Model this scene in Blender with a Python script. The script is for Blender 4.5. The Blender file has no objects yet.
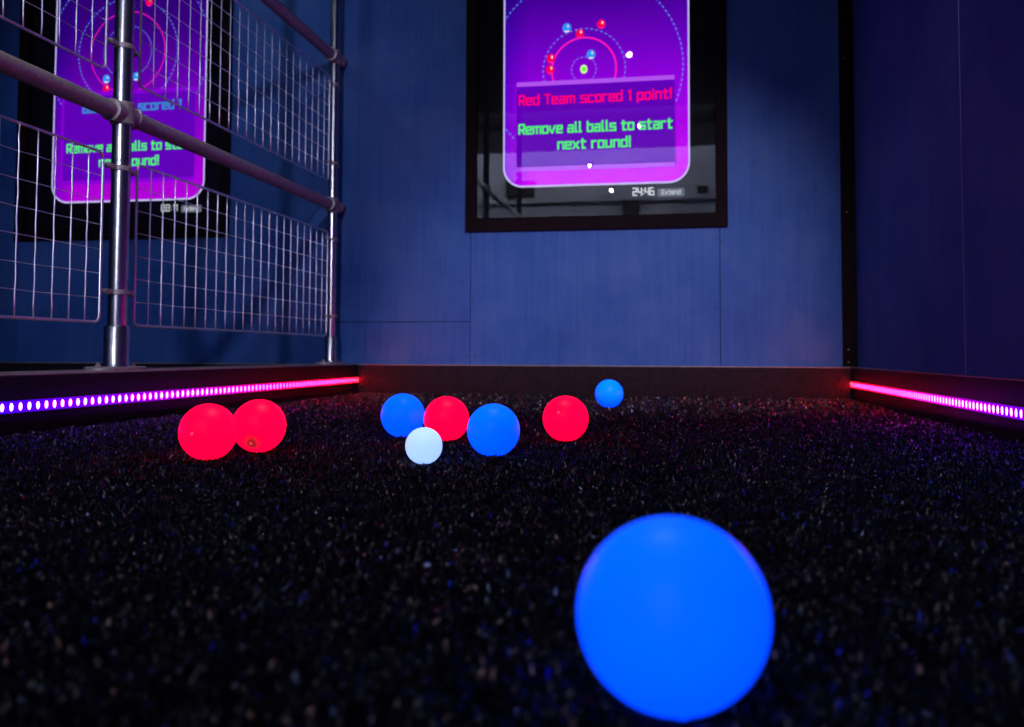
import bpy, bmesh, math, random
import numpy as np
from mathutils import Vector, Matrix
random.seed(7); RNG = np.random.default_rng(11)
C = bpy.context.scene.collection
PI = math.pi

# ------------------------------------------------------------------ layout (metres)
YB = 4.3205            # face of the end wall
XL, XR = -1.5747, .7773  # inner faces of the side kerbs
XW = .813               # face of the right wall
ZK = .1454             # kerb top
XP = -1.7014           # fence line
CEIL = 3.35
Y0 = -3.6              # wall behind the camera
XFAR = -5.2

# ------------------------------------------------------------------ material helpers
def nt(name):
    m = bpy.data.materials.new(name); m.use_nodes = True
    t = m.node_tree; t.nodes.clear()
    out = t.nodes.new('ShaderNodeOutputMaterial')
    return m, t, out
def N(t, typ, **kw):
    n = t.nodes.new(typ)
    for k, v in kw.items():
        if k.startswith('_'): setattr(n, k[1:], v)
        else: n.inputs[k.replace('__', ' ')].default_value = v
    return n
def ramp(t, fac, stops):
    r = t.nodes.new('ShaderNodeValToRGB'); e = r.color_ramp.elements
    while len(e) < len(stops): e.new(.5)
    for el, (p, c) in zip(e, stops): el.position = p; el.color = (*c, 1)
    t.links.new(fac, r.inputs[0]); return r
def pbr(name, col, rough=.5, metal=0, spec=.5, col2=None, scale=20, bump=0, bscale=200, stretch=None, emis=None, es=0):
    m, t, out = nt(name)
    b = N(t, 'ShaderNodeBsdfPrincipled', Roughness=rough, Metallic=metal)
    b.inputs['Specular IOR Level'].default_value = spec
    b.inputs['Base Color'].default_value = (*col, 1)
    tc = N(t, 'ShaderNodeNewGeometry'); src = tc.outputs['Position']
    if stretch:
        mp = N(t, 'ShaderNodeMapping'); mp.inputs['Scale'].default_value = stretch
        t.links.new(src, mp.inputs[0]); src = mp.outputs[0]
    if col2:
        n = N(t, 'ShaderNodeTexNoise', Scale=scale, Detail=6, Roughness=.6); t.links.new(src, n.inputs['Vector'])
        r = ramp(t, n.outputs[0], [(.3, col), (.7, col2)]); t.links.new(r.outputs[0], b.inputs['Base Color'])
    if bump:
        n = N(t, 'ShaderNodeTexNoise', Scale=bscale, Detail=4); t.links.new(src, n.inputs['Vector'])
        bp = N(t, 'ShaderNodeBump', Strength=bump, Distance=.002); t.links.new(n.outputs[0], bp.inputs['Height'])
        t.links.new(bp.outputs[0], b.inputs['Normal'])
    if emis:
        b.inputs['Emission Color'].default_value = (*emis, 1); b.inputs['Emission Strength'].default_value = es
    t.links.new(b.outputs[0], out.inputs[0]); return m
def emit(name, col, s=1):
    m, t, out = nt(name); e = N(t, 'ShaderNodeEmission', Strength=s); e.inputs[0].default_value = (*col, 1)
    t.links.new(e.outputs[0], out.inputs[0]); return m

# painted plywood: satin blue, brushed vertically, faint scuffs
def wall_paint():
    m, t, out = nt('blue_paint')
    b = N(t, 'ShaderNodeBsdfPrincipled', Roughness=.6); b.inputs['Specular IOR Level'].default_value = .2
    g = N(t, 'ShaderNodeNewGeometry')
    mp = N(t, 'ShaderNodeMapping'); mp.inputs['Scale'].default_value = (60, 60, 2.2); t.links.new(g.outputs['Position'], mp.inputs[0])
    n1 = N(t, 'ShaderNodeTexNoise', Scale=1, Detail=5, Roughness=.65); t.links.new(mp.outputs[0], n1.inputs['Vector'])
    n2 = N(t, 'ShaderNodeTexNoise', Scale=2.6, Detail=6, Roughness=.6); t.links.new(g.outputs['Position'], n2.inputs['Vector'])
    a = N(t, 'ShaderNodeMath', _operation='MULTIPLY_ADD'); t.links.new(n1.outputs[0], a.inputs[0]); a.inputs[1].default_value = .45
    t.links.new(n2.outputs[0], a.inputs[2])
    r = ramp(t, a.outputs[0], [(.50, (.014, .058, .25)), (.70, (.026, .086, .31)), (.88, (.045, .108, .33))])
    t.links.new(r.outputs[0], b.inputs['Base Color'])
    bp = N(t, 'ShaderNodeBump', Strength=.25, Distance=.001); t.links.new(n1.outputs[0], bp.inputs['Height']); t.links.new(bp.outputs[0], b.inputs['Normal'])
    t.links.new(b.outputs[0], out.inputs[0]); return m

# LED colour runs from red at the far end of the court to blue near the start
LEDSTOPS = [(.34, (.02, .0, 1)), (.42, (.10, .0, 1)), (.52, (.28, .0, .85)), (.62, (.60, .0, .62)), (.70, (.92, .0, .28)), (.78, (1, .0, .09)), (1, (1, .0, .03))]
CHIPSTOPS = [(.20, (.004, .002, .10)), (.34, (.010, .009, .25)), (.42, (.05, .010, .42)), (.52, (.18, .009, .52)), (.62, (.50, .007, .50)), (.70, (.8, .0040, .16)), (.78, (1, .0022, .03)), (1, (1, .0016, .004))]
def led_mat(name, strength, stops):
    m, t, out = nt(name)
    g = N(t, 'ShaderNodeNewGeometry'); s = N(t, 'ShaderNodeSeparateXYZ'); t.links.new(g.outputs['Position'], s.inputs[0])
    mr = N(t, 'ShaderNodeMapRange'); mr.inputs[1].default_value = .3; mr.inputs[2].default_value = 4.3; t.links.new(s.outputs[1], mr.inputs[0])
    r = ramp(t, mr.outputs[0], stops)
    e = N(t, 'ShaderNodeEmission', Strength=strength); t.links.new(r.outputs[0], e.inputs[0]); t.links.new(e.outputs[0], out.inputs[0]); return m

M = {}
M['paint'] = wall_paint()
M['black_trim'] = pbr('black_stained_timber', (.004, .0015, .0025), .75, spec=.08, col2=(.008, .003, .005), scale=40, bump=.3, bscale=90, stretch=(1, 1, .2))
M['seam'] = pbr('dark_gap', (.004, .004, .006), .9)
M['kerb'] = pbr('black_carpet_board', (.020, .011, .019), .85, spec=.15, col2=(.008, .005, .008), scale=55, bump=.7, bscale=420)
M['kerb_cap'] = pbr('worn_lit_edge', (.36, .29, .30), .5, spec=.5, col2=(.16, .13, .14), scale=60, bump=.3, bscale=300)  # worn edge strip, paled further to carry the light along the kerb top
M['steel'] = pbr('galvanised_steel', (.62, .62, .64), .27, 1, col2=(.44, .44, .47), scale=35, bump=.08, bscale=120)
M['steel_dull'] = pbr('dull_cast_steel', (.46, .42, .44), .5, .5, col2=(.28, .25, .27), scale=70, bump=.3, bscale=260)
M['wire'] = pbr('zinc_wire', (.95, .92, .97), .33, 1)
M['screw'] = pbr('screw_head', (.01, .01, .012), .5)
M['screw_bright'] = pbr('bright_screw_head', (.25, .24, .25), .5, .6)
M['back_floor'] = pbr('turf_backing', (.010, .009, .012), .95, spec=.1)
M['ceiling'] = pbr('black_ceiling', (.005, .008, .010), .9)
M['grey_wall'] = pbr('pale_grey_paint', (.55, .56, .62), .8, col2=(.48, .49, .56), scale=1.5)
M['dark_wall'] = pbr('dark_paint', (.015, .016, .02), .8)
M['recess'] = pbr('black_recess', (.004, .004, .005), .9, spec=.1)
M['led'] = led_mat('led_chip', 170, CHIPSTOPS)
M['strip'] = led_mat('silicone_strip', 1.0, LEDSTOPS)

def ball_mat(name, base, em, es, rough=.42, stain=None):
    m, t, out = nt(name)
    b = N(t, 'ShaderNodeBsdfPrincipled', Roughness=rough); b.inputs['Specular IOR Level'].default_value = .12
    b.inputs['Base Color'].default_value = (*base, 1); b.inputs['Emission Color'].default_value = (*em, 1)
    b.inputs['Emission Strength'].default_value = es
    if stain:   # one scuffed dark patch on the ball
        tc = N(t, 'ShaderNodeTexCoord')
        d = N(t, 'ShaderNodeVectorMath', _operation='DISTANCE'); t.links.new(tc.outputs['Object'], d.inputs[0]); d.inputs[1].default_value = stain
        n = N(t, 'ShaderNodeTexNoise', Scale=120, Detail=3); t.links.new(tc.outputs['Object'], n.inputs['Vector'])
        a = N(t, 'ShaderNodeMath', _operation='MULTIPLY_ADD'); t.links.new(n.outputs[0], a.inputs[0]); a.inputs[1].default_value = .014; t.links.new(d.outputs['Value'], a.inputs[2])
        r = ramp(t, a.outputs[0], [(.015, (.09, .006, .008)), (.027, em)]); t.links.new(r.outputs[0], b.inputs['Emission Color'])
    t.links.new(b.outputs[0], out.inputs[0]); return m
M['red'] = ball_mat('luminous_red', (.60, .0, .03), (1, .0, .030), 2.0)
M['blue'] = ball_mat('luminous_blue', (.0, .34, .80), (.0, .045, 1), 2.0)
M['white'] = ball_mat('luminous_white', (.78, .80, .85), (.27, .44, 1), 1.5)
M['white_plug'] = ball_mat('white_plug', (.7, .7, .75), (.45, .6, 1), .3)

# ------------------------------------------------------------------ mesh helpers
def link(name, bm, mat, parent=None, smooth=False):
    me = bpy.data.meshes.new(name); bm.normal_update(); bm.to_mesh(me); bm.free()
    o = bpy.data.objects.new(name, me); C.objects.link(o)
    for mm in (mat if isinstance(mat, (list, tuple)) else [mat]): me.materials.append(mm)
    if smooth:
        me.polygons.foreach_set('use_smooth', [True] * len(me.polygons))
        if smooth != 'all': me.set_sharp_from_angle(angle=math.radians(40))
    if parent: o.parent = parent
    return o
def box(bm, x0, x1, y0, y1, z0, z1, bev=0, mi=0):
    b2 = bmesh.new()
    v = [b2.verts.new((x, y, z)) for x in (x0, x1) for y in (y0, y1) for z in (z0, z1)]
    for q in ((0, 1, 3, 2), (4, 6, 7, 5), (0, 4, 5, 1), (2, 3, 7, 6), (0, 2, 6, 4), (1, 5, 7, 3)):
        b2.faces.new([v[i] for i in q])
    bmesh.ops.recalc_face_normals(b2, faces=b2.faces[:])
    if bev: bmesh.ops.bevel(b2, geom=b2.edges[:], offset=bev, segments=2, affect='EDGES', profile=.5)
    for f in b2.faces: f.material_index = mi
    me = bpy.data.meshes.new('tmp'); b2.to_mesh(me); b2.free(); bm.from_mesh(me); bpy.data.meshes.remove(me)
def tube(bm, pts, r, seg=12, caps=True):
    pts = [Vector(p) for p in pts]; rs = r if isinstance(r, (list, tuple)) else [r] * len(pts)
    rings = []; prevx = None
    for i, p in enumerate(pts):
        d = (pts[min(i + 1, len(pts) - 1)] - pts[max(i - 1, 0)]).normalized()
        if prevx is None:
            a = Vector((0, 0, 1)) if abs(d.z) < .9 else Vector((1, 0, 0))
            x = d.cross(a).normalized()
        else: x = (prevx - d * prevx.dot(d)).normalized()
        prevx = x; y = d.cross(x)
        rings.append([bm.verts.new(p + (x * math.cos(2 * PI * k / seg) + y * math.sin(2 * PI * k / seg)) * rs[i]) for k in range(seg)])
    for a, b in zip(rings, rings[1:]):
        for k in range(seg): bm.faces.new((a[k], a[(k + 1) % seg], b[(k + 1) % seg], b[k]))
    if caps:
        bm.faces.new(rings[0][::-1]); bm.faces.new(rings[-1])
def lathe(bm, prof, c, axis='z', seg=32):     # profile of (radius, height along axis)
    rings = []
    for r, h in prof:
        ring = []
        for k in range(seg):
            a = 2 * PI * k / seg; u, v = r * math.cos(a), r * math.sin(a)
            p = {'z': (u, v, h), 'y': (v, h, u), 'x': (h, u, v)}[axis]
            ring.append(bm.verts.new(Vector(c) + Vector(p)))
        rings.append(ring)
    for a, b in zip(rings, rings[1:]):
        for k in range(seg): bm.faces.new((a[k], a[(k + 1) % seg], b[(k + 1) % seg], b[k]))
    bm.faces.new(rings[0][::-1]); bm.faces.new(rings[-1])
def tag(o, label=None, cat=None, group=None, kind=None):
    for k, v in (('label', label), ('category', cat), ('group', group), ('kind', kind)):
        if v: o[k] = v
    return o
def empty(name, loc, label, cat, group=None):
    o = bpy.data.objects.new(name, None); C.objects.link(o); o.location = loc; o.empty_display_size = .1
    return tag(o, label, cat, group)
def keep(o, parent):     # parent a world-space mesh to an empty with only a translation
    o.parent = parent; o.matrix_parent_inverse = Matrix.Translation(parent.location).inverted(); return o
def struct(name, bm, mat, **k):
    return tag(link(name, bm, mat, **k), kind='structure')

# ------------------------------------------------------------------ the room
bm = bmesh.new(); box(bm, XFAR - .1, 2.2, Y0 - .1, YB + .3, -.12, -.006); struct('floor', bm, M['back_floor'])
bm = bmesh.new(); box(bm, XFAR - .1, 2.2, Y0 - .1, YB + .3, CEIL, CEIL + .1); struct('ceiling', bm, M['ceiling'])
bm = bmesh.new(); box(bm, XFAR - .1, XFAR, Y0, YB, -.006, CEIL); struct('wall_left', bm, M['paint'])

# right wall: painted boards with fine open joints
bm = bmesh.new()
ys = [Y0, -1.98, -.76, .46, 1.60, 2.752, YB]
for a, b in zip(ys, ys[1:]): box(bm, XW, XW + .02, a + .0012, b - .0012, -.006, CEIL, bev=.0012)
box(bm, XW + .02, XW + .08, Y0, YB + .1, -.006, CEIL, mi=1)
for b in ys[1:-1]: box(bm, XW - .0005, XW + .004, b - .0018, b + .0018, ZK, CEIL - .001, mi=2)  # pale strips at the joints: board-edge highlight put into the colour
wr = struct('wall_right', bm, [M['paint'], M['seam'], pbr('joint_edge_highlight', (.25, .36, .60), .5)])

# end wall: boards round two screen openings
SX = [(-1.0371, .2403), (-3.592, -2.3146)]      # outer frame edges of the two screens
FZ0, FZ1, FW = .8069, 2.86, .0545
bm = bmesh.new(); G = .0014
def board(x0, x1, z0, z1): box(bm, x0 + G, x1 - G, YB, YB + .018, z0 + G, z1 - G, bev=.001)
for (a, b) in SX:
    s0, s1 = a + .026, b - .038
    board(s0, s1, -.006, .84); board(s0, s1, 2.82, CEIL)
for a, b in ((.2023, 1.02), (-2.3526, -1.0111), (-4.85, -3.566), (XFAR, -4.85)):
    if b > 1: board(a, XW, -.006, CEIL)
    else:
        board(a, b, -.006, .3585); board(a, b, .3585, CEIL)
box(bm, XFAR, XW, YB + .09, YB + .12, -.006, CEIL, mi=1)
for a, b in ((.2023, XW + .05), (-2.3526, -1.0111), (XFAR, -3.566)): box(bm, a, b, YB + .019, YB + .09, -.006, CEIL, mi=1)
for (a, b) in SX:
    box(bm, a + .026, b - .038, YB + .019, YB + .09, -.006, .84, mi=1); box(bm, a + .026, b - .038, YB + .019, YB + .09, 2.82, CEIL, mi=1)
wb = struct('wall_back', bm, [M['paint'], M['seam']])
sb = bmesh.new()
for x, z in ((.187, .752), (.212, .733), (-1.052, .555), (-1.050, .330), (-1.000, .470), (-1.030, .19), (-1.18, .66), (-.985, .19), (.187, .20), (.22, .40), (.187, .42), (-2.39, .56), (-2.33, .45)):
    lathe(sb, [(.0048, -.0012), (.0048, .001)], (x, YB - .0003, z), 'y', 10)
link('screw_heads', sb, M['screw'], wb)

# wall behind the camera: dark below, pale grey above, a post and small wall boxes (seen in the screen glass)
bm = bmesh.new()
box(bm, XFAR, XW, Y0 - .1, Y0, -.006, 1.95, mi=1); box(bm, XFAR, XW, Y0 - .1, Y0, 1.95, 3.03); box(bm, XFAR, XW, Y0 - .1, Y0, 3.03, CEIL, mi=1)
box(bm, XFAR, XW, Y0, Y0 + .05, 2.30, 2.36)
box(bm, -.72, -.50, Y0, Y0 + .08, 1.95, 2.30, mi=1); box(bm, -2.35, -1.95, Y0, Y0 + .06, 2.40, 2.62, mi=1)
box(bm, .28, .42, Y0, Y0 + .06, 2.38, 2.47, mi=1)
struct('wall_front', bm, [M['grey_wall'], M['dark_wall']])

# corner post, black stained, with pale screws
bm = bmesh.new(); box(bm, .7500, XW - .001, YB - .022, YB - .001, ZK + .001, CEIL - .001, bev=.002)
cp = struct('trim_1', bm, M['black_trim'])
sb = bmesh.new()
for z in (.168, .225, .86, 1.58): lathe(sb, [(.0036, -.0012), (.0036, .001)], (.772, YB - .0225, z), 'y', 10)
link('screw_heads', sb, M['screw_bright'], cp)

# ------------------------------------------------------------------ kerbs
def kerb(label, x0, x1, y0, y1, side):
    bm = bmesh.new(); box(bm, x0, x1, y0, y1, -.006, ZK - .004, bev=.003)
    o = tag(link('court_kerb', bm, M['kerb'], smooth=True), label, 'kerb')
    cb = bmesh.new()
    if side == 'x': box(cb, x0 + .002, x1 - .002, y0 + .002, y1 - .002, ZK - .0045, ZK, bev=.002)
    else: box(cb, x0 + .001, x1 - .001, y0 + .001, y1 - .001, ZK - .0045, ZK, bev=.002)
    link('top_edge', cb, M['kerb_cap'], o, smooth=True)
    return o
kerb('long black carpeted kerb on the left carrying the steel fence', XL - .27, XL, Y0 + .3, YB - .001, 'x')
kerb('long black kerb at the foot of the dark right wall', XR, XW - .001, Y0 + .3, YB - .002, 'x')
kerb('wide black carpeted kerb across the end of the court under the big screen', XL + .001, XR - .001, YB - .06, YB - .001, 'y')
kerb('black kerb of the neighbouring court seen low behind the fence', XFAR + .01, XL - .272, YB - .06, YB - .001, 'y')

# ------------------------------------------------------------------ LED strips
def strip(label, x, sgn):
    root = empty('led_strip', (x, 1.6, .0674), label, 'led strip', None)
    zc = .0674; bmb = bmesh.new()
    xa, xb = (x, x + .004) if sgn > 0 else (x - .004, x)
    ye = YB - .062
    box(bmb, xa, xb, 1.2, ye, zc - .0145, zc + .0145, bev=.0015)
    keep(link('silicone_sleeve', bmb, M['strip']), root)
    bk = bmesh.new(); box(bk, xa, xb, -1.4, 1.198, zc - .0145, zc + .0145, bev=.0015)
    keep(link('silicone_sleeve', bk, M['strip']), root)
    pitch = .0302; first = None; n = 0
    y = ye - .010
    while y > 1.32:
        if first is None:
            lb = bmesh.new()
            # rounded oval chip
            vs = [(math.cos(a) * .0060, math.sin(a) * .0098) for a in [2 * PI * k / 14 for k in range(14)]]
            t1 = [lb.verts.new((0, u, v)) for u, v in vs]; t2 = [lb.verts.new((sgn * .0009, u * .9, v * .9)) for u, v in vs]
            for k in range(14): lb.faces.new((t1[k], t1[(k + 1) % 14], t2[(k + 1) % 14], t2[k]))
            lb.faces.new(t2); lb.faces.new(t1[::-1]); bmesh.ops.recalc_face_normals(lb, faces=lb.faces[:])
            first = link('led', lb, M['led'], root); c = first
        else:
            c = first.copy(); C.objects.link(c); c.parent = root
        c.location = (sgn * .004, y - 1.6, 0); y -= pitch; n += 1
    lb = bmesh.new()
    while y > -1.38:
        vs = [(math.cos(a) * .0060, math.sin(a) * .0098) for a in [2 * PI * k / 10 for k in range(10)]]
        t1 = [lb.verts.new((sgn * .0002, y - 1.6 + u, v)) for u, v in vs]; t2 = [lb.verts.new((sgn * .0009, y - 1.6 + u * .9, v * .9)) for u, v in vs]
        for k in range(10): lb.faces.new((t1[k], t1[(k + 1) % 10], t2[(k + 1) % 10], t2[k]))
        lb.faces.new(t2); y -= pitch
    bmesh.ops.recalc_face_normals(lb, faces=lb.faces[:])
    rest = link('led', lb, M['led'], root); rest.location = (sgn * .004, 0, 0); rest['kind'] = 'stuff'
    return root
strip('led strip glowing violet to red along the left kerb below the fence', XL, 1)
strip('led strip glowing red to violet along the right kerb', XR, -1)

# ------------------------------------------------------------------ fence posts, rails and mesh panels
RAILS = (.943, 1.70)
posts = [(2.487, .0285, 'near galvanised fence post in front of the left screen'), (4.2205, .0235, 'far thinner-looking galvanised fence post in the corner by the end wall')]
def post(y, r, label, hid=False):
    root = empty('fence_post', (XP, y, ZK), label, 'post')
    bm = bmesh.new(); lathe(bm, [(r, ZK + .011), (r, CEIL - .01)], (XP, y, 0), 'z', 40); keep(link('pole', bm, M['steel'], smooth=True), root)
    bm = bmesh.new(); rc = r * 1.33
    lathe(bm, [(rc + .004, ZK + .009), (rc + .002, ZK + .016), (rc, ZK + .022), (rc, ZK + .132), (rc - .002, ZK + .136), (r + .0005, ZK + .137)], (XP, y, 0), 'z', 40)
    keep(link('socket', bm, M['steel'], smooth=True), root)
    bm = bmesh.new()    # elongated flange plate with rounded ends
    a, b = .058, .118; vs = []
    for k in range(32):
        t = 2 * PI * k / 32; vs.append((XP + a * math.copysign(abs(math.cos(t)) ** .75, math.cos(t)), y + b * math.copysign(abs(math.sin(t)) ** .75, math.sin(t))))
    lo = [bm.verts.new((u, v, ZK)) for u, v in vs]; mid = [bm.verts.new((u, v, ZK + .008)) for u, v in vs]
    hi = [bm.verts.new((XP + (u - XP) * .93, y + (v - y) * .95, ZK + .011)) for u, v in vs]
    for A, B in ((lo, mid), (mid, hi)):
        for k in range(32): bm.faces.new((A[k], A[(k + 1) % 32], B[(k + 1) % 32], B[k]))
    bm.faces.new(hi); bm.faces.new(lo[::-1]); keep(link('base_plate', bm, M['steel_dull'], smooth=True), root)
    for dy in (-.088, .088):
        bm = bmesh.new(); lathe(bm, [(.009, ZK + .011), (.009, ZK + .017), (.005, ZK + .0175), (.005, ZK + .024)], (XP + .0, y + dy, 0), 'z', 6)
        keep(link('bolt', bm, M['steel_dull']), root)
    for rz in RAILS:       # cast crossover fitting: sleeve round the post plus sleeve round the rail
        bm = bmesh.new(); lathe(bm, [(r + .003, rz - .036), (r + .007, rz - .032), (r + .007, rz + .032), (r + .003, rz + .036)], (XP, y, 0), 'z', 32)
        rr = .0335
        lathe(bm, [(rr - .004, y - .062), (rr + .002, y - .060), (rr + .002, y - .050), (rr - .001, y - .047), (rr - .001, y + .047), (rr + .002, y + .050), (rr + .002, y + .058), (rr - .004, y + .060)], (XP + .0, 0, rz), 'y', 32)
        keep(link('rail_clamp', bm, M['steel_dull'], smooth=True), root)
    for z in (.385, .770, 1.155, 1.555):    # clip bands that hold the mesh panels
        bm = bmesh.new(); lathe(bm, [(r + .0012, z - .008), (r + .0035, z - .006), (r + .0035, z + .006), (r + .0012, z + .008)], (XP, y, 0), 'z', 28)
        for s in (-1, 1):
            box(bm, XP - .006, XP + .006, min(y + s * (r - .002), y + s * (r + .030)), max(y + s * (r - .002), y + s * (r + .030)), z - .007, z + .007, bev=.0015)
            lathe(bm, [(.0085, XP - .009), (.0085, XP + .009)], (0, y + s * (r + .035), z), 'x', 12)
        keep(link('panel_clip', bm, M['steel_dull'], smooth=True), root)
    return root
for a in posts: post(*a)
post(.7645, .0285, 'nearest fence post standing beside the viewer, outside the view on the left')
post(-.9635, .0285, 'fence post behind the viewer, seen only in the screen glass')

for rz, lab in ((RAILS[0], 'lower galvanised handrail tube running through the fence posts above the bottom mesh panels'), (RAILS[1], 'upper galvanised handrail tube crossing the top left corner to the far post')):
    bm = bmesh.new(); lathe(bm, [(.024, -2.2), (.0265, -2.198), (.0265, YB - .004), (.024, YB - .002)], (XP, 0, rz), 'y', 40)
    tag(link('fence_rail', bm, M['steel_dull'], smooth=True), lab, 'rail')

def panel(y0, y1, z0, z1, label):
    root = empty('mesh_panel', (XP, (y0 + y1) / 2, z0), label, 'mesh panel', 'wire mesh fence panels')
    rc = .022; loop = []
    for cy, cz, a0 in ((y1 - rc, z1 - rc, 0), (y0 + rc, z1 - rc, PI / 2), (y0 + rc, z0 + rc, PI), (y1 - rc, z0 + rc, 1.5 * PI)):
        for k in range(6):
            a = a0 + k * PI / 10; loop.append((XP, cy + rc * math.cos(a), cz + rc * math.sin(a)))
    mid = ((XP, y1, (z0 + z1) / 2)); loop = [mid] + loop + [mid]
    bm = bmesh.new(); tube(bm, loop, .0043, 10); keep(link('border_rod', bm, M['wire'], smooth=True), root)
    bm = bmesh.new(); nv = round((y1 - y0) / .0718); nh = round((z1 - z0) / .0718)
    for i in range(1, nv):
        y = y0 + (y1 - y0) * i / nv; dy = random.uniform(-.0015, .0015)
        pts = [(XP + .003, y + dy * math.sin(j * 2.2 + i) + random.uniform(-.0008, .0008), z0 + (z1 - z0) * j / (nh * 2)) for j in range(nh * 2 + 1)]
        tube(bm, pts, .0021, 6)
    for i in range(1, nh):
        z = z0 + (z1 - z0) * i / nh
        pts = [(XP - .0012, y0 + (y1 - y0) * j / nv, z + random.uniform(-.0012, .0012)) for j in range(nv + 1)]
        tube(bm, pts, .0014, 6)
    keep(link('wire_grid', bm, M['wire'], smooth='all'), root)
    return root
panel(2.572, 4.160, .286, .803, 'bottom wire mesh panel between the near and far fence posts')
panel(2.572, 4.160, 1.058, 1.585, 'upper wire mesh panel between the near and far fence posts')
panel(.850, 2.398, .290, .803, 'bottom wire mesh panel left of the near fence post')
panel(.850, 2.398, 1.058, 1.585, 'upper wire mesh panel cut off at the top left corner')
panel(-.880, .680, .290, .803, 'bottom wire mesh panel behind the viewer, outside the view')
panel(-.880, .680, 1.058, 1.585, 'upper wire mesh panel behind the viewer, reflected in the screen glass')

# ------------------------------------------------------------------ stroke lettering (squared display type)
GL = {
 'R': (4, [[(0,0),(0,7),(4,7),(4,3),(0,3)], [(2.2,3),(4,0)]]), 'T': (4, [[(0,7),(4,7)], [(2,7),(2,0)]]),
 'B': (4, [[(0,0),(0,7),(3.6,7),(3.6,3.7),(0,3.7)], [(3.6,3.7),(4,3.4),(4,0),(0,0)]]), 'E': (4, [[(4,7),(0,7),(0,0),(4,0)], [(0,3.6),(3.2,3.6)]]),
 'a': (4, [[(.4,5),(4,5),(4,0),(0,0),(0,2.7),(4,2.7)]]), 'e': (4, [[(4,0),(.3,0),(0,.3),(0,5),(4,5),(4,2.5),(0,2.5)]]),
 'd': (4, [[(4,7.4),(4,0),(.3,0),(0,.3),(0,4.7),(.3,5),(4,5)]]), 'b': (4, [[(0,7.4),(0,0),(3.7,0),(4,.3),(4,4.7),(3.7,5),(0,5)]]),
 'm': (6, [[(0,0),(0,5),(5.7,5),(6,4.7),(6,0)], [(3,5),(3,0)]]), 'n': (4, [[(0,0),(0,5),(3.7,5),(4,4.7),(4,0)]]),
 's': (4, [[(4,5),(0,5),(0,2.6),(4,2.6),(4,0),(0,0)]]), 'c': (4, [[(4,5),(.3,5),(0,4.7),(0,.3),(.3,0),(4,0)]]),
 'o': (4, [[(.3,0),(0,.3),(0,4.7),(.3,5),(3.7,5),(4,4.7),(4,.3),(3.7,0),(.3,0)]]), 'r': (3, [[(0,0),(0,5),(3,5)]]),
 'p': (4, [[(0,-2),(0,5),(3.7,5),(4,4.7),(4,.3),(3.7,0),(0,0)]]), 'i': (0.6, [[(.3,0),(.3,5)], [(.3,6.6),(.3,7)]]),
 't': (3.4, [[(1.2,6.8),(1.2,0),(3.2,0)], [(0,5),(3.4,5)]]), 'l': (1.4, [[(.2,7.4),(.2,0),(1.4,0)]]),
 'v': (4, [[(0,5),(0,2.4),(2,0),(4,5)]]), 'x': (4, [[(0,0),(4,5)], [(0,5),(4,0)]]), 'u': (4, [[(0,5),(0,.3),(.3,0),(4,0)], [(4,5),(4,0)]]),
 '1': (1.8, [[(0,6.2),(1.4,7),(1.4,0)]]), '!': (.6, [[(.3,7.4),(.3,2)], [(.3,.5),(.3,0)]]),
 '0': (4, [[(0,0),(0,7),(4,7),(4,0),(0,0)], [(1.4,2.6),(2.6,4.4)]]),
 '2': (4, [[(0,7),(4,7),(4,3.6),(0,3.6),(0,0),(4,0)]]), '4': (4, [[(0,7),(0,3),(4,3)], [(4,7),(4,0)]]), '6': (4, [[(3.6,7),(0,7),(0,0),(4,0),(4,3.8),(0,3.8)]]),
 ':': (.6, [[(.3,1.3),(.3,1.7)], [(.3,4.6),(.3,5)]]),
}
def lettering(text, x0, x1, z0, cap, y, mat, parent, name='lettering', th=1.42, label=None):
    bm = bmesh.new(); w = 0; items = []
    for ch in text:
        if ch == ' ': w += 3.4; continue
        gw, st = GL[ch]; items.append((w, st)); w += gw + 2.0
    w -= 2.0; u = cap / 7; sx = (x1 - x0) / w
    for ox, st in items:
        for pl in st:
            for (ax, az), (bx, bz) in zip(pl, pl[1:]):
                A = Vector((x0 + (ox + ax) * sx, 0, z0 + az * u)); B = Vector((x0 + (ox + bx) * sx, 0, z0 + bz * u))
                d = (B - A).normalized(); n = Vector((-d.z, 0, d.x)) * th * u / 2; e = d * th * u * .42
                q = [A - e - n, B + e - n, B + e + n, A - e + n]
                bm.faces.new([bm.verts.new((p.x, y, p.z)) for p in q])
    o = link(name, bm, mat); o.parent = parent
    if parent.type == 'EMPTY' or True: o.matrix_parent_inverse = parent.matrix_basis.inverted() if parent.parent is None else (parent.parent.matrix_basis).inverted()
    if label: o['label'] = label
    return o
def rounded(x0, x1, z0, z1, r, k=8):
    pts = []
    for cx, cz, a0 in ((x1 - r, z1 - r, 0), (x0 + r, z1 - r, PI / 2), (x0 + r, z0 + r, PI), (x1 - r, z0 + r, 1.5 * PI)):
        for i in range(k + 1):
            a = a0 + PI / 2 * i / k; pts.append((cx + r * math.cos(a), cz + r * math.sin(a)))
    return pts
def flat(bm, pts, y, mi=0):
    f = bm.faces.new([bm.verts.new((x, y, z)) for x, z in pts]); f.material_index = mi
    f.normal_update()
    if f.normal.y > 0: f.normal_flip()
def ringband(bm, pin, pout, y, mi=0):
    a = [bm.verts.new((x, y, z)) for x, z in pin]; b = [bm.verts.new((x, y, z)) for x, z in pout]; n = len(a)
    for k in range(n): bm.faces.new((a[k], b[k], b[(k + 1) % n], a[(k + 1) % n])).material_index = mi

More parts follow.
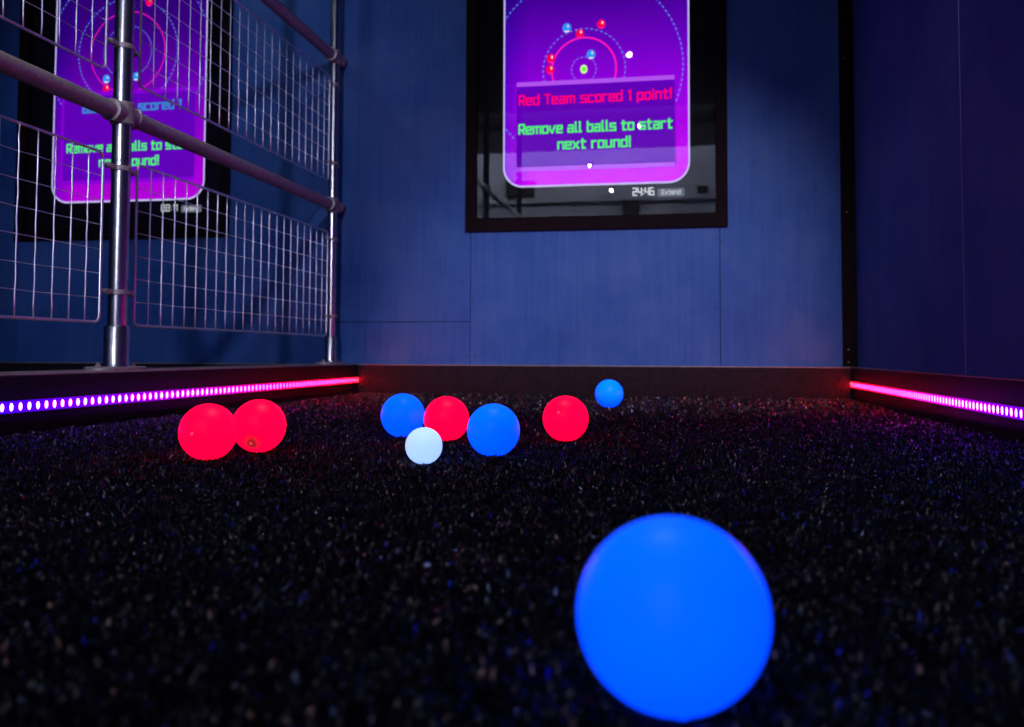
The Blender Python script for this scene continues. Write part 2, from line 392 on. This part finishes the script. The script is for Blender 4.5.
def display_mat(gain):
    m, t, out = nt('display_picture'); tc = N(t, 'ShaderNodeTexCoord'); s = N(t, 'ShaderNodeSeparateXYZ'); t.links.new(tc.outputs['Object'], s.inputs[0])
    # the picture on the panel: indigo at the top to magenta at the bottom, brighter in the middle
    mr = N(t, 'ShaderNodeMapRange'); mr.inputs[1].default_value = 0; mr.inputs[2].default_value = 1.62; t.links.new(s.outputs[2], mr.inputs[0])
    r = ramp(t, mr.outputs[0], [(0, (.66, 0, 1)), (.075, (.60, 0, .98)), (.16, (.45, 0, .86)), (.30, (.31, .0, .78)), (.44, (.155, 0, .57)), (.58, (.058, .0, .32)), (.8, (.03, 0, .2))])
    ax = N(t, 'ShaderNodeMath', _operation='ABSOLUTE'); t.links.new(s.outputs[0], ax.inputs[0])
    mx = N(t, 'ShaderNodeMapRange'); mx.inputs[1].default_value = .32; mx.inputs[2].default_value = .453; mx.inputs[3].default_value = 1; mx.inputs[4].default_value = 0
    ad = N(t, 'ShaderNodeMath', _operation='MULTIPLY'); t.links.new(s.outputs[0], ad.inputs[0]); ad.inputs[1].default_value = -1
    t.links.new(ad.outputs[0], mx.inputs[0])
    mix = N(t, 'ShaderNodeMix', _data_type='RGBA', _blend_type='MIX'); t.links.new(mx.outputs[0], mix.inputs[0])
    mul = N(t, 'ShaderNodeMix', _data_type='RGBA', _blend_type='MULTIPLY'); mul.inputs[0].default_value = 1; t.links.new(r.outputs[0], mul.inputs[6]); mul.inputs[7].default_value = (.38, 1, .8, 1)
    t.links.new(mul.outputs[2], mix.inputs[6]); t.links.new(r.outputs[0], mix.inputs[7])
    n = N(t, 'ShaderNodeTexNoise', Scale=180, Detail=2); t.links.new(tc.outputs['Object'], n.inputs['Vector'])
    nm = N(t, 'ShaderNodeMapRange'); nm.inputs[1].default_value = .3; nm.inputs[2].default_value = .7; nm.inputs[3].default_value = .90 * gain; nm.inputs[4].default_value = 1.1 * gain; t.links.new(n.outputs[0], nm.inputs[0])
    e = N(t, 'ShaderNodeEmission'); t.links.new(mix.outputs[2], e.inputs[0]); t.links.new(nm.outputs[0], e.inputs[1]); t.links.new(e.outputs[0], out.inputs[0]); return m
def glass_mat():
    m, t, out = nt('screen_glass'); tr = N(t, 'ShaderNodeBsdfTransparent'); gl = N(t, 'ShaderNodeBsdfGlossy', Roughness=.0)
    fr = N(t, 'ShaderNodeFresnel', IOR=1.9); mx = N(t, 'ShaderNodeMixShader')
    t.links.new(fr.outputs[0], mx.inputs[0]); t.links.new(tr.outputs[0], mx.inputs[1]); t.links.new(gl.outputs[0], mx.inputs[2]); t.links.new(mx.outputs[0], out.inputs[0]); return m
M['display'] = display_mat(1); M['display_dim'] = display_mat(.72); M['glass'] = glass_mat()
M['outline'] = emit('outline_glow', (.62, .55, 1), .95)
M['panel_fill'] = emit('message_fill', (.125, .0, .50), 1.0)
M['panel_edge'] = emit('message_edge', (.50, .10, 1), .95)
M['panel_edge2'] = emit('message_side', (.26, .0, .72), 1)
M['t_red'] = emit('type_red', (1, .0, .15), 1.15)
M['t_green'] = emit('type_green', (.08, .9, .16), 1.1)
M['t_cyan'] = emit('type_cyan', (.03, .36, .92), .8)
M['t_white'] = emit('type_white', (.75, .8, .85), .9)
M['ui_grey'] = emit('button_grey', (.12, .13, .17), 1)
M['d_cyan'] = emit('dot_cyan', (.10, .25, 1), 1)
M['d_pink'] = emit('ring_pink', (1, .01, .50), 1)
M['i_red'] = emit('icon_red', (1, .0, .09), 1); M['i_blue'] = emit('icon_blue', (.02, .32, 1), 1)
M['i_white'] = emit('icon_glint', (1, .75, .95), 1); M['i_green'] = emit('icon_green', (.10, 1, .05), 1); M['i_cream'] = emit('icon_cream', (.75, 1, .35), 1)

def wall_screen(fx0, fx1, label, left):
    yd = YB + .045; xc = (fx0 + fx1) / 2 + .0036; zb = 1.040 if not left else 1.030; zt = zb + 1.62; hw = .4545
    root = empty('wall_screen', (xc, YB, FZ0), label, 'screen', 'score screens on the end wall')
    bm = bmesh.new(); yf = YB - .016; gx0, gx1, gz0, gz1 = fx0 + FW, fx1 - FW, FZ0 + .066, FZ1 - .066
    box(bm, fx0, gx0, yf, YB - .0005, FZ0, FZ1, bev=.0015); box(bm, gx1, fx1, yf, YB - .0005, FZ0, FZ1, bev=.0015)
    box(bm, gx0 - .001, gx1 + .001, yf, YB - .0005, FZ0, gz0, bev=.0015); box(bm, gx0 - .001, gx1 + .001, yf, YB - .0005, gz1, FZ1, bev=.0015)
    sx0, sx1 = fx0 + .028, fx1 - .040
    fr = keep(link('frame', bm, M['black_trim']), root)
    sb = bmesh.new()
    for x, z in ((fx0 + .077, FZ0 + .028), (fx1 - .05, FZ0 + .030)): lathe(sb, [(.0045, -.001), (.0045, .001)], (x, yf - .0005, z), 'y', 10)
    s = link('frame_screw', sb, M['screw_bright'], fr); s.matrix_parent_inverse = root.matrix_basis.inverted()
    bm = bmesh.new(); box(bm, gx0 + .001, gx1 - .001, YB + .002, YB + .003, gz0 + .001, gz1 - .001)
    bm.faces.ensure_lookup_table()
    g = bmesh.new(); flat(g, [(gx0 - .004, gz0 - .004), (gx1 + .004, gz0 - .004), (gx1 + .004, gz1 + .004), (gx0 - .004, gz1 + .004)], YB + .002)
    bm.free(); keep(link('glass_pane', g, M['glass']), root)
    bm = bmesh.new(); box(bm, sx0 + .004, sx1 - .004, yd + .004, yd + .03, .85, 2.81); keep(link('back_panel', bm, M['recess']), root)
    dm = bmesh.new(); flat(dm, rounded(-hw, hw, 0, zt - zb, .095), 0)
    disp = link('display', dm, M['display_dim' if left else 'display'], root); disp.location = (0, yd - YB, zb - FZ0)
    def sub(name, bm, mat, lab=None):
        o = link(name, bm, mat); o.parent = disp; o.matrix_parent_inverse = (Matrix.Translation(root.location) @ Matrix.Translation(disp.location)).inverted()
        if lab: o['label'] = lab
        return o
    def txt(s, x0, x1, z, cap, mat, name='lettering', th=1.42):
        o = lettering(s, x0, x1, z, cap, yd - .006, mat, root, name, th); o.parent = disp
        o.matrix_parent_inverse = (Matrix.Translation(root.location) @ Matrix.Translation(disp.location)).inverted(); return o
    b = bmesh.new(); ringband(b, rounded(xc - hw + .001, xc + hw - .001, zb + .001, zt - .001, .094), rounded(xc - hw - .007, xc + hw + .007, zb - .009, zt + .007, .102), yd - .001); sub('outline', b, M['outline'])
    # playing-field picture: rings and ball icons
    ox = xc - .054; oz = 1.615 if not left else 1.66
    if left: ox = xc - .012; oz = 1.85
    def dashes(r, n, w, l, cx=ox, cz=oz):
        b = bmesh.new()
        for k in range(n):
            a = 2 * PI * k / n; da = l / r / 2; p = []
            for rr, aa in ((r - w, a - da), (r + w, a - da), (r + w, a + da), (r - w, a + da)): p.append((cx + rr * math.cos(aa), cz + rr * math.sin(aa)))
            if all(abs(q[0] - xc) < hw - .003 for q in p): flat(b, p, yd - .003)
        return b
    sub('dashed_ring', dashes(.485, 118, .0030, .0125), M['d_cyan'])
    sub('dashed_ring', dashes(.062 if not left else .145, 18 if not left else 50, .0018, .012), M['d_cyan'])
    sub('dashed_ring', dashes(.205 if not left else .30, 50 if not left else 80, .0028, .0115), M['d_cyan'])
    b = bmesh.new(); R1 = .160 if not left else .225; w1 = .005 if not left else .0025
    ringband(b, [(ox + (R1 - w1) * math.cos(2 * PI * k / 72), oz + (R1 - w1) * math.sin(2 * PI * k / 72)) for k in range(72)], [(ox + (R1 + w1) * math.cos(2 * PI * k / 72), oz + (R1 + w1) * math.sin(2 * PI * k / 72)) for k in range(72)], yd - .0025)
    sub('solid_ring', b, M['d_pink'])
    def icon(x, z, r, kind):
        b = bmesh.new(); circ = lambda cx, cz, q, n=20, e=1: [(cx + q * math.cos(2 * PI * k / n), cz + q * e * math.sin(2 * PI * k / n)) for k in range(n)]
        if kind == 'green':
            flat(b, circ(x, z, r, e=1.25), yd - .0035, 0); flat(b, circ(x, z, r * .62, e=1.15), yd - .0042, 1); sub('target_icon', b, [M['i_cream'], M['i_green']])
        else:
            flat(b, circ(x, z, r, e=1.12), yd - .0035, 0); flat(b, circ(x + r * .25, z + r * .35, r * .2, 10, 1.8), yd - .0042, 1); flat(b, circ(x, z - r * .8, r * .62, 12, .32), yd - .0042, 2)
            sub('ball_icon', b, [M['i_red' if kind == 'red' else 'i_blue'], M['i_white'], M['d_pink' if kind == 'red' else 'i_white']])
    icl = [(.087, .222, 'red'), (-.085, .214, 'blue'), (-.020, .180, 'red'), (-.165, .062, 'red'), (-.168, .006, 'red'), (.036, .072, 'blue'), (.0, .0, 'green')] if not left else [(-.125, -.145, 'blue'), (-.125, -.20, 'red'), (.055, -.14, 'blue'), (.125, .27, 'red'), (-.2, -.32, 'blue')]
    for dx, dz, kd in icl: icon(ox + dx, oz + dz, .022 if kd != 'green' else .018, kd)
    # message box
    x0, x1, z0, z1 = (xc - .392, xc + .389, 1.118, 1.552) if not left else (xc - .392, xc + .40, 1.13, 1.625)
    b = bmesh.new(); flat(b, [(x0, z0), (x1, z0), (x1, z1), (x0, z1)], yd - .0045); sub('message_box', b, M['panel_fill'])
    b = bmesh.new()
    flat(b, [(x0, z1 - .010), (x1, z1 - .012), (x1, z1 + .010), (x0, z1 + .012)], yd - .005, 0); flat(b, [(x0 - .06, z1 - .003), (x0, z1 - .003), (x0, z1 + .005), (x0 - .06, z1 + .005)], yd - .005, 1)
    flat(b, [(x0, z0 - .006), (x1, z0 - .006), (x1, z0 + .015), (x0, z0 + .015)], yd - .005, 0)
    flat(b, [(x0 - .014, z0), (x0, z0), (x0, z1), (x0 - .014, z1)], yd - .005, 1); flat(b, [(x1, z0), (x1 + .006, z0), (x1 + .006, z1), (x1, z1)], yd - .005, 1)
    if not left: sub('message_border', b, [M['panel_edge'], M['panel_edge2']])
    else: sub('message_border', b, [M['panel_edge2'], M['panel_edge2']])
    if not left:
        txt('Red Team scored 1 point!', -.773, -.022, 1.449, .046, M['t_red'])
        txt('Remove all balls to start', -.773, -.019, 1.302, .046, M['t_green'])
        txt('next round!', -.576, -.221, 1.219, .046, M['t_green'])
        txt('24:46', -.207, -.108, .976, .034, M['t_white'], 'timer', 1.3)
        bx = (-.088, .040, .966, 1.006)
        txt('Extend', -.068, .020, .977, .020, M['t_white'], 'button_text', 1.1)
    else:
        txt('Blue Team scored 1', -3.224, -2.633, 1.522, .046, M['t_cyan'])
        txt('point!', -3.03, -2.84, 1.44, .046, M['t_cyan'])
        txt('Remove all balls to start', -3.316, -2.56, 1.302, .046, M['t_green'])
        txt('next round!', -3.115, -2.76, 1.219, .046, M['t_green'])
        txt('00:11', -2.735, -2.64, .962, .034, M['t_white'], 'timer', .85)
        bx = (-2.62, -2.50, .952, .992); txt('Extend', -2.60, -2.52, .963, .020, M['t_white'], 'button_text', 1.0)
    b = bmesh.new(); flat(b, rounded(*bx, .008, 4), yd - .004); sub('button', b, M['ui_grey'])
wall_screen(*SX[0], 'large upright screen in a black frame showing Red Team scored 1 point', False)
wall_screen(*SX[1], 'upright screen behind the steel fence showing a blue team message', True)

# ------------------------------------------------------------------ balls
def ball(name, loc, r, mat, label, group, plug=None, pmat=None):
    bm = bmesh.new(); bmesh.ops.create_uvsphere(bm, u_segments=64, v_segments=40, radius=r)
    o = link(name, bm, mat, smooth='all'); o.location = loc; tag(o, label, 'ball', group)
    if plug is not None:
        d = Vector(plug).normalized(); pb = bmesh.new()
        q = d.to_track_quat('Z', 'Y').to_matrix().to_4x4()
        lathe(pb, [(.0030, -.0008), (.0030, .0006), (.0018, .0010)], (0, 0, r), 'z', 16); bmesh.ops.transform(pb, matrix=q, verts=pb.verts[:])
        link('moulding_plug', pb, pmat or mat, o, smooth='all')
    return o
stain = (.005, -.043, -.031)
M['red_scuffed'] = ball_mat('luminous_red_scuffed', (.60, .0, .03), (1, .0, .030), 2.0, stain=stain)
M['plug_red'] = ball_mat('plug_red', (.8, .1, .15), (1, .04, .12), 1.0)
R = .0535
ball('bocce_ball', (-.0032, .511, .0560), .0531, M['blue'], 'big glowing blue ball in the foreground', 'glowing blue balls', (.1, -.25, -1), M['blue'])
ball('bocce_ball', (-.869, 1.556, .051), R * .995, M['red'], 'glowing red ball furthest left, nearer than its red neighbour', 'glowing red balls', (-.05, -1, .02), M['plug_red'])
ball('bocce_ball', (-.833, 1.691, .0525), R, M['red_scuffed'], 'glowing red ball with a dark scuff near its bottom, second from left', 'glowing red balls', (.10, -.93, -.68), M['plug_red'])
ball('bocce_ball', (-.648, 2.067, .051), R * .99, M['blue'], 'glowing blue ball left of a red one and behind the small white ball', 'glowing blue balls')
ball('bocce_ball', (-.5265, 2.015, .0485), R * .98, M['red'], 'glowing red ball between two blue balls, behind the small white ball', 'glowing red balls')
ball('bocce_ball', (-.3565, 1.730, .0495), R * .975, M['blue'], 'glowing blue ball just right of the small white ball and its red neighbour', 'glowing blue balls')
ball('bocce_ball', (-.2535, 2.055, .0513), R * .985, M['red'], 'glowing red ball standing alone right of the cluster', 'glowing red balls', (-.2, -1, .35), M['plug_red'])
ball('bocce_ball', (-.252, 3.38, .0515), R * .99, M['blue'], 'glowing blue ball furthest away, near the end kerb', 'glowing blue balls')
ball('target_ball', (-.453, 1.573, .0325), .0335, M['white'], 'small glowing white target ball in front of the cluster', None)

# ------------------------------------------------------------------ turf: short crimped black fibres over the court
def turf(near, label):
    regs = [(.30, 1.2, 250000), (1.2, 2.6, 210000), (2.6, YB - .06, 120000)] if near else []; P = []
    for y0, y1, n in regs:
        y = RNG.uniform(y0, y1, n)
        xl = np.maximum(XL + .006, -y * .86 - .10); xr = np.minimum(XR - .006, y * .42 + .16)
        P.append(np.stack([RNG.uniform(0, 1, n) * (xr - xl) + xl, y], 1))
    for (x0, x1, y0, y1, n) in (((XL, XR, -1.2, .3, 26000), (.05, XR, .3, 1.6, 26000), (XL, -.35, .3, 1.4, 26000)) if near else ((XFAR + .01, XL - .29, .2, YB - .07, 24000),)):
        P.append(np.stack([RNG.uniform(x0 + .005, x1 - .005, n), RNG.uniform(y0, y1, n)], 1))
    P = np.concatenate(P); n = len(P)
    # keep out of the balls' contact patches
    h = RNG.uniform(.0045, .0120, n) * (1 + .25 * np.sin(P[:, 0] * 43) * np.sin(P[:, 1] * 37))
    w = RNG.uniform(.0006, .0015, n) * (1 + .25 * np.clip(P[:, 1] - 1, 0, 4))
    a = RNG.uniform(0, 2 * PI, n); lean = RNG.uniform(.0, .008, n); b = RNG.uniform(0, 2 * PI, n)
    base = np.concatenate([P, np.full((n, 1), -.006)], 1)
    dx = np.stack([np.cos(a) * w, np.sin(a) * w, np.zeros(n)], 1)
    ln = np.stack([np.cos(b) * lean, np.sin(b) * lean, np.zeros(n)], 1)
    up = np.zeros((n, 3)); up[:, 2] = h
    v0 = base - dx; v1 = base + dx
    mid = base + ln * .35 + up * .8
    tw = RNG.uniform(-1.2, 1.2, n); dx2 = np.stack([np.cos(a + tw) * w, np.sin(a + tw) * w, np.zeros(n)], 1)
    v2 = mid + dx2; v3 = mid - dx2; v4 = base + ln + up * RNG.uniform(.9, 1.25, (n, 1))
    V = np.stack([v0, v1, v2, v3, v4], 1).reshape(-1, 3)
    I = np.arange(n) * 5
    F = np.stack([I, I + 1, I + 2, I, I + 2, I + 3, I + 3, I + 2, I + 4], 1).reshape(-1)
    me = bpy.data.meshes.new('artificial_turf'); me.vertices.add(n * 5); me.vertices.foreach_set('co', V.astype(np.float32).ravel())
    me.loops.add(len(F)); me.loops.foreach_set('vertex_index', F.astype(np.int32)); nf = n * 3
    me.polygons.add(nf); me.polygons.foreach_set('loop_start', np.arange(nf, dtype=np.int32) * 3); me.polygons.foreach_set('loop_total', np.full(nf, 3, dtype=np.int32))
    tone = RNG.uniform(0, 1, n); at = me.attributes.new('tone', 'FLOAT', 'POINT'); at.data.foreach_set('value', np.repeat(tone, 5).astype(np.float32))
    me.update(calc_edges=True)
    m, t, out = nt('black_turf_fibre'); bs = N(t, 'ShaderNodeBsdfPrincipled', Roughness=.33); bs.inputs['Specular IOR Level'].default_value = .42
    an = N(t, 'ShaderNodeAttribute'); an.attribute_name = 'tone'
    r = ramp(t, an.outputs['Fac'], [(0, (.005, .0035, .006)), (.88, (.010, .007, .012)), (.975, (.03, .024, .034)), (.984, (.60, .36, .24)), (.9885, (.45, .55, .70)), (.993, (.03, .05, .75)), (.997, (.65, .60, .62))]); r.color_ramp.interpolation = 'CONSTANT'  # the few pale, cream and blue fibres are glints put into the colour
    t.links.new(r.outputs[0], bs.inputs['Base Color']); t.links.new(bs.outputs[0], out.inputs[0]); me.materials.append(m)
    o = bpy.data.objects.new('artificial_turf', me); C.objects.link(o)
    tag(o, label, 'turf', kind='stuff')
turf(True, 'black short-pile artificial turf covering the court, all balls lying on it')
turf(False, 'black artificial turf of the neighbouring court beyond the fence kerb')
# a pale shred lying on the turf
bm = bmesh.new(); bmesh.ops.create_icosphere(bm, subdivisions=2, radius=.0028)
for v in bm.verts: v.co.z *= .7; v.co.x *= 1 + .3 * math.sin(v.co.y * 900)
o = link('paper_scrap', bm, pbr('pale_paper', (.8, .8, .85), .6), smooth='all'); o.location = (-.223, .788, .009); tag(o, 'tiny pale scrap lying on the dark turf in front of the balls', 'scrap')

# ------------------------------------------------------------------ lamps
def spot_lamp(loc, target, label, col, power, size, blend, radius, lens=(1, 1, 1), ls=30, lr=.017):
    root = empty('spot_lamp', loc, label, 'lamp', 'ceiling spot lamps')
    d = (Vector(target) - Vector(loc)).normalized(); q = d.to_track_quat('-Z', 'Y')
    bm = bmesh.new(); lathe(bm, [(.020, .09), (.034, .085), (.036, 0), (.032, -.002), (.030, .01)], (0, 0, 0), 'z', 24)
    h = link('housing', bm, M['dark_wall'], root, smooth=True); h.rotation_mode = 'QUATERNION'; h.rotation_quaternion = q
    bm = bmesh.new(); lathe(bm, [(lr, .0095), (lr, .004)], (0, 0, 0), 'z', 20)
    l = link('lens', bm, emit('lamp_lens', lens, ls), root); l.rotation_mode = 'QUATERNION'; l.rotation_quaternion = q
    up = bmesh.new(); tube(up, [Vector((0, 0, 0)) - d * .06, Vector((0, .0, CEIL - loc[2]))] if loc[1] > Y0 + .3 else [Vector((0, 0, 0)) - d * .06, Vector((0, Y0 - loc[1], .05))], .008, 8)
    link('bracket', up, M['dark_wall'], root)
    if power:
        L = bpy.data.lights.new('spot_beam', 'SPOT'); L.energy = power; L.color = col; L.spot_size = math.radians(size); L.spot_blend = blend; L.shadow_soft_size = radius
        lo = bpy.data.objects.new('spot_beam', L); C.objects.link(lo); lo.location = Vector(loc) + d * .03; lo.rotation_mode = 'QUATERNION'; lo.rotation_quaternion = q
    return root
spot_lamp((-.46, -.28, 3.22), (-.30, YB, 1.7), 'cool ceiling lamp above the start of the court, outside the view', (.55, .7, 1), 0, 40, 1, .05, lr=.029)
spot_lamp((.50, -.28, 3.22), (-.30, YB, .25), 'ceiling spot lamp near the right wall aimed at the end wall, outside the view', (.86, .82, 1), 800, 30, 1, .05)
spot_lamp((-.40, 1.9, 3.22), (-.30, 1.35, 0), 'cool ceiling lamp straight above the court, outside the view', (.50, .62, 1), 150, 46, 1, .05)
spot_lamp((-2.87, 3.30, 3.15), (-1.25, YB, 1.2), 'ceiling spot lamp over the neighbouring court, outside the view', (.45, .78, 1), 17, 70, .9, .035)
spot_lamp((-.47, -2.9, 3.17), (-.6, 1.5, 0), 'blue ceiling lamp further behind the viewer', (.45, .55, 1), 60, 70, .8, .012, (.1, .5, 1), 3, .013)
spot_lamp((-1.15, Y0 + .22, 2.77), (-1.2, 2, 0), 'small warm lamp on the wall behind the viewer', (1, .8, .6), 12, 60, .8, .014, (1, .7, .45), 12)
spot_lamp((-.86, Y0 + .22, 2.42), (-.8, 2, 0), 'lower warm lamp on the wall behind the viewer', (1, .8, .6), 12, 60, .8, .014, (1, .75, .5), 20)
def area(name, loc, target, sx, sy, col, e):
    L = bpy.data.lights.new(name, 'AREA'); L.shape = 'RECTANGLE'; L.size = sx; L.size_y = sy; L.color = col; L.energy = e
    o = bpy.data.objects.new(name, L); C.objects.link(o); o.location = loc
    o.rotation_mode = 'QUATERNION'; o.rotation_quaternion = (Vector(target) - Vector(loc)).to_track_quat('-Z', 'Y')
area('wall_wash', (-1.9, Y0 + 1.0, 3.25), (-1.9, Y0, 2.4), 5, .15, (.74, .80, 1), 85)
spot_lamp((-3.6, 2.0, 3.20), (-2.9, YB, .7), 'added unseen spot lamp far over the neighbouring court, brightening its end wall', (.22, .62, 1), 34, 52, 1, .06)  # unseen lamp added to lift the wall behind the fence
spot_lamp((-.95, 1.5, 3.22), (XP, 2.6, .5), 'added spot lamp brightening the steel fence from above, outside the view', (1, .86, .80), 80, 50, 1, .05)  # added to light the rails, kerb top and base plates from above
spot_lamp((-.75, Y0 + .22, 1.98), (-2.15, 3.6, 1.0), 'added lilac flood lamp behind the viewer, brightening the steel fence wires', (.68, .70, 1), 420, 30, .8, .07, lr=.024)  # unseen flood added to make the upright fence wires bright

# unseen tall tube added behind the camera to put upright streaks on the posts
root = empty('added_tube_light', (-.47, Y0, .2), 'added tall upright tube light on the wall behind the viewer', 'lamp')
bm = bmesh.new(); box(bm, -.52, -.42, Y0 + .001, Y0 + .03, .2, 1.94, bev=.004); keep(link('housing', bm, M['dark_wall']), root)
bm = bmesh.new(); tube(bm, [(-.47, Y0 + .05, .24), (-.47, Y0 + .05, 1.90)], .022, 14); keep(link('tube', bm, emit('tube_glow', (.86, .76, 1), 38)), root)

w = bpy.data.worlds.new('world'); bpy.context.scene.world = w; w.use_nodes = True
w.node_tree.nodes['Background'].inputs[0].default_value = (.10, .14, .35, 1); w.node_tree.nodes['Background'].inputs[1].default_value = .01

# ------------------------------------------------------------------ camera
f, yaw, pit, rol, cy = 891.435, .182995, .047155, .0038445, 311.74
fw = Vector((-math.sin(yaw) * math.cos(pit), math.cos(yaw) * math.cos(pit), math.sin(pit)))
rt = Vector((math.cos(yaw), math.sin(yaw), 0)); up = rt.cross(fw)
r2 = rt * math.cos(rol) + up * math.sin(rol); u2 = -rt * math.sin(rol) + up * math.cos(rol)
cam = bpy.data.cameras.new('camera'); co = bpy.data.objects.new('camera', cam); C.objects.link(co)
co.matrix_world = Matrix(((r2.x, u2.x, -fw.x, 0), (r2.y, u2.y, -fw.y, 0), (r2.z, u2.z, -fw.z, .2), (0, 0, 0, 1)))
cam.sensor_width = 36; cam.sensor_fit = 'HORIZONTAL'; cam.lens = f / 1024 * 36; cam.shift_y = (cy - 363.5) / 1024
cam.clip_start = .01; cam.dof.use_dof = True; cam.dof.focus_distance = 1.95; cam.dof.aperture_fstop = 4.6
sc = bpy.context.scene; sc.camera = co
sc.view_settings.view_transform = 'Standard'; sc.view_settings.look = 'None'; sc.view_settings.gamma = 1; sc.view_settings.exposure = 0; sc.view_settings.use_curve_mapping = False
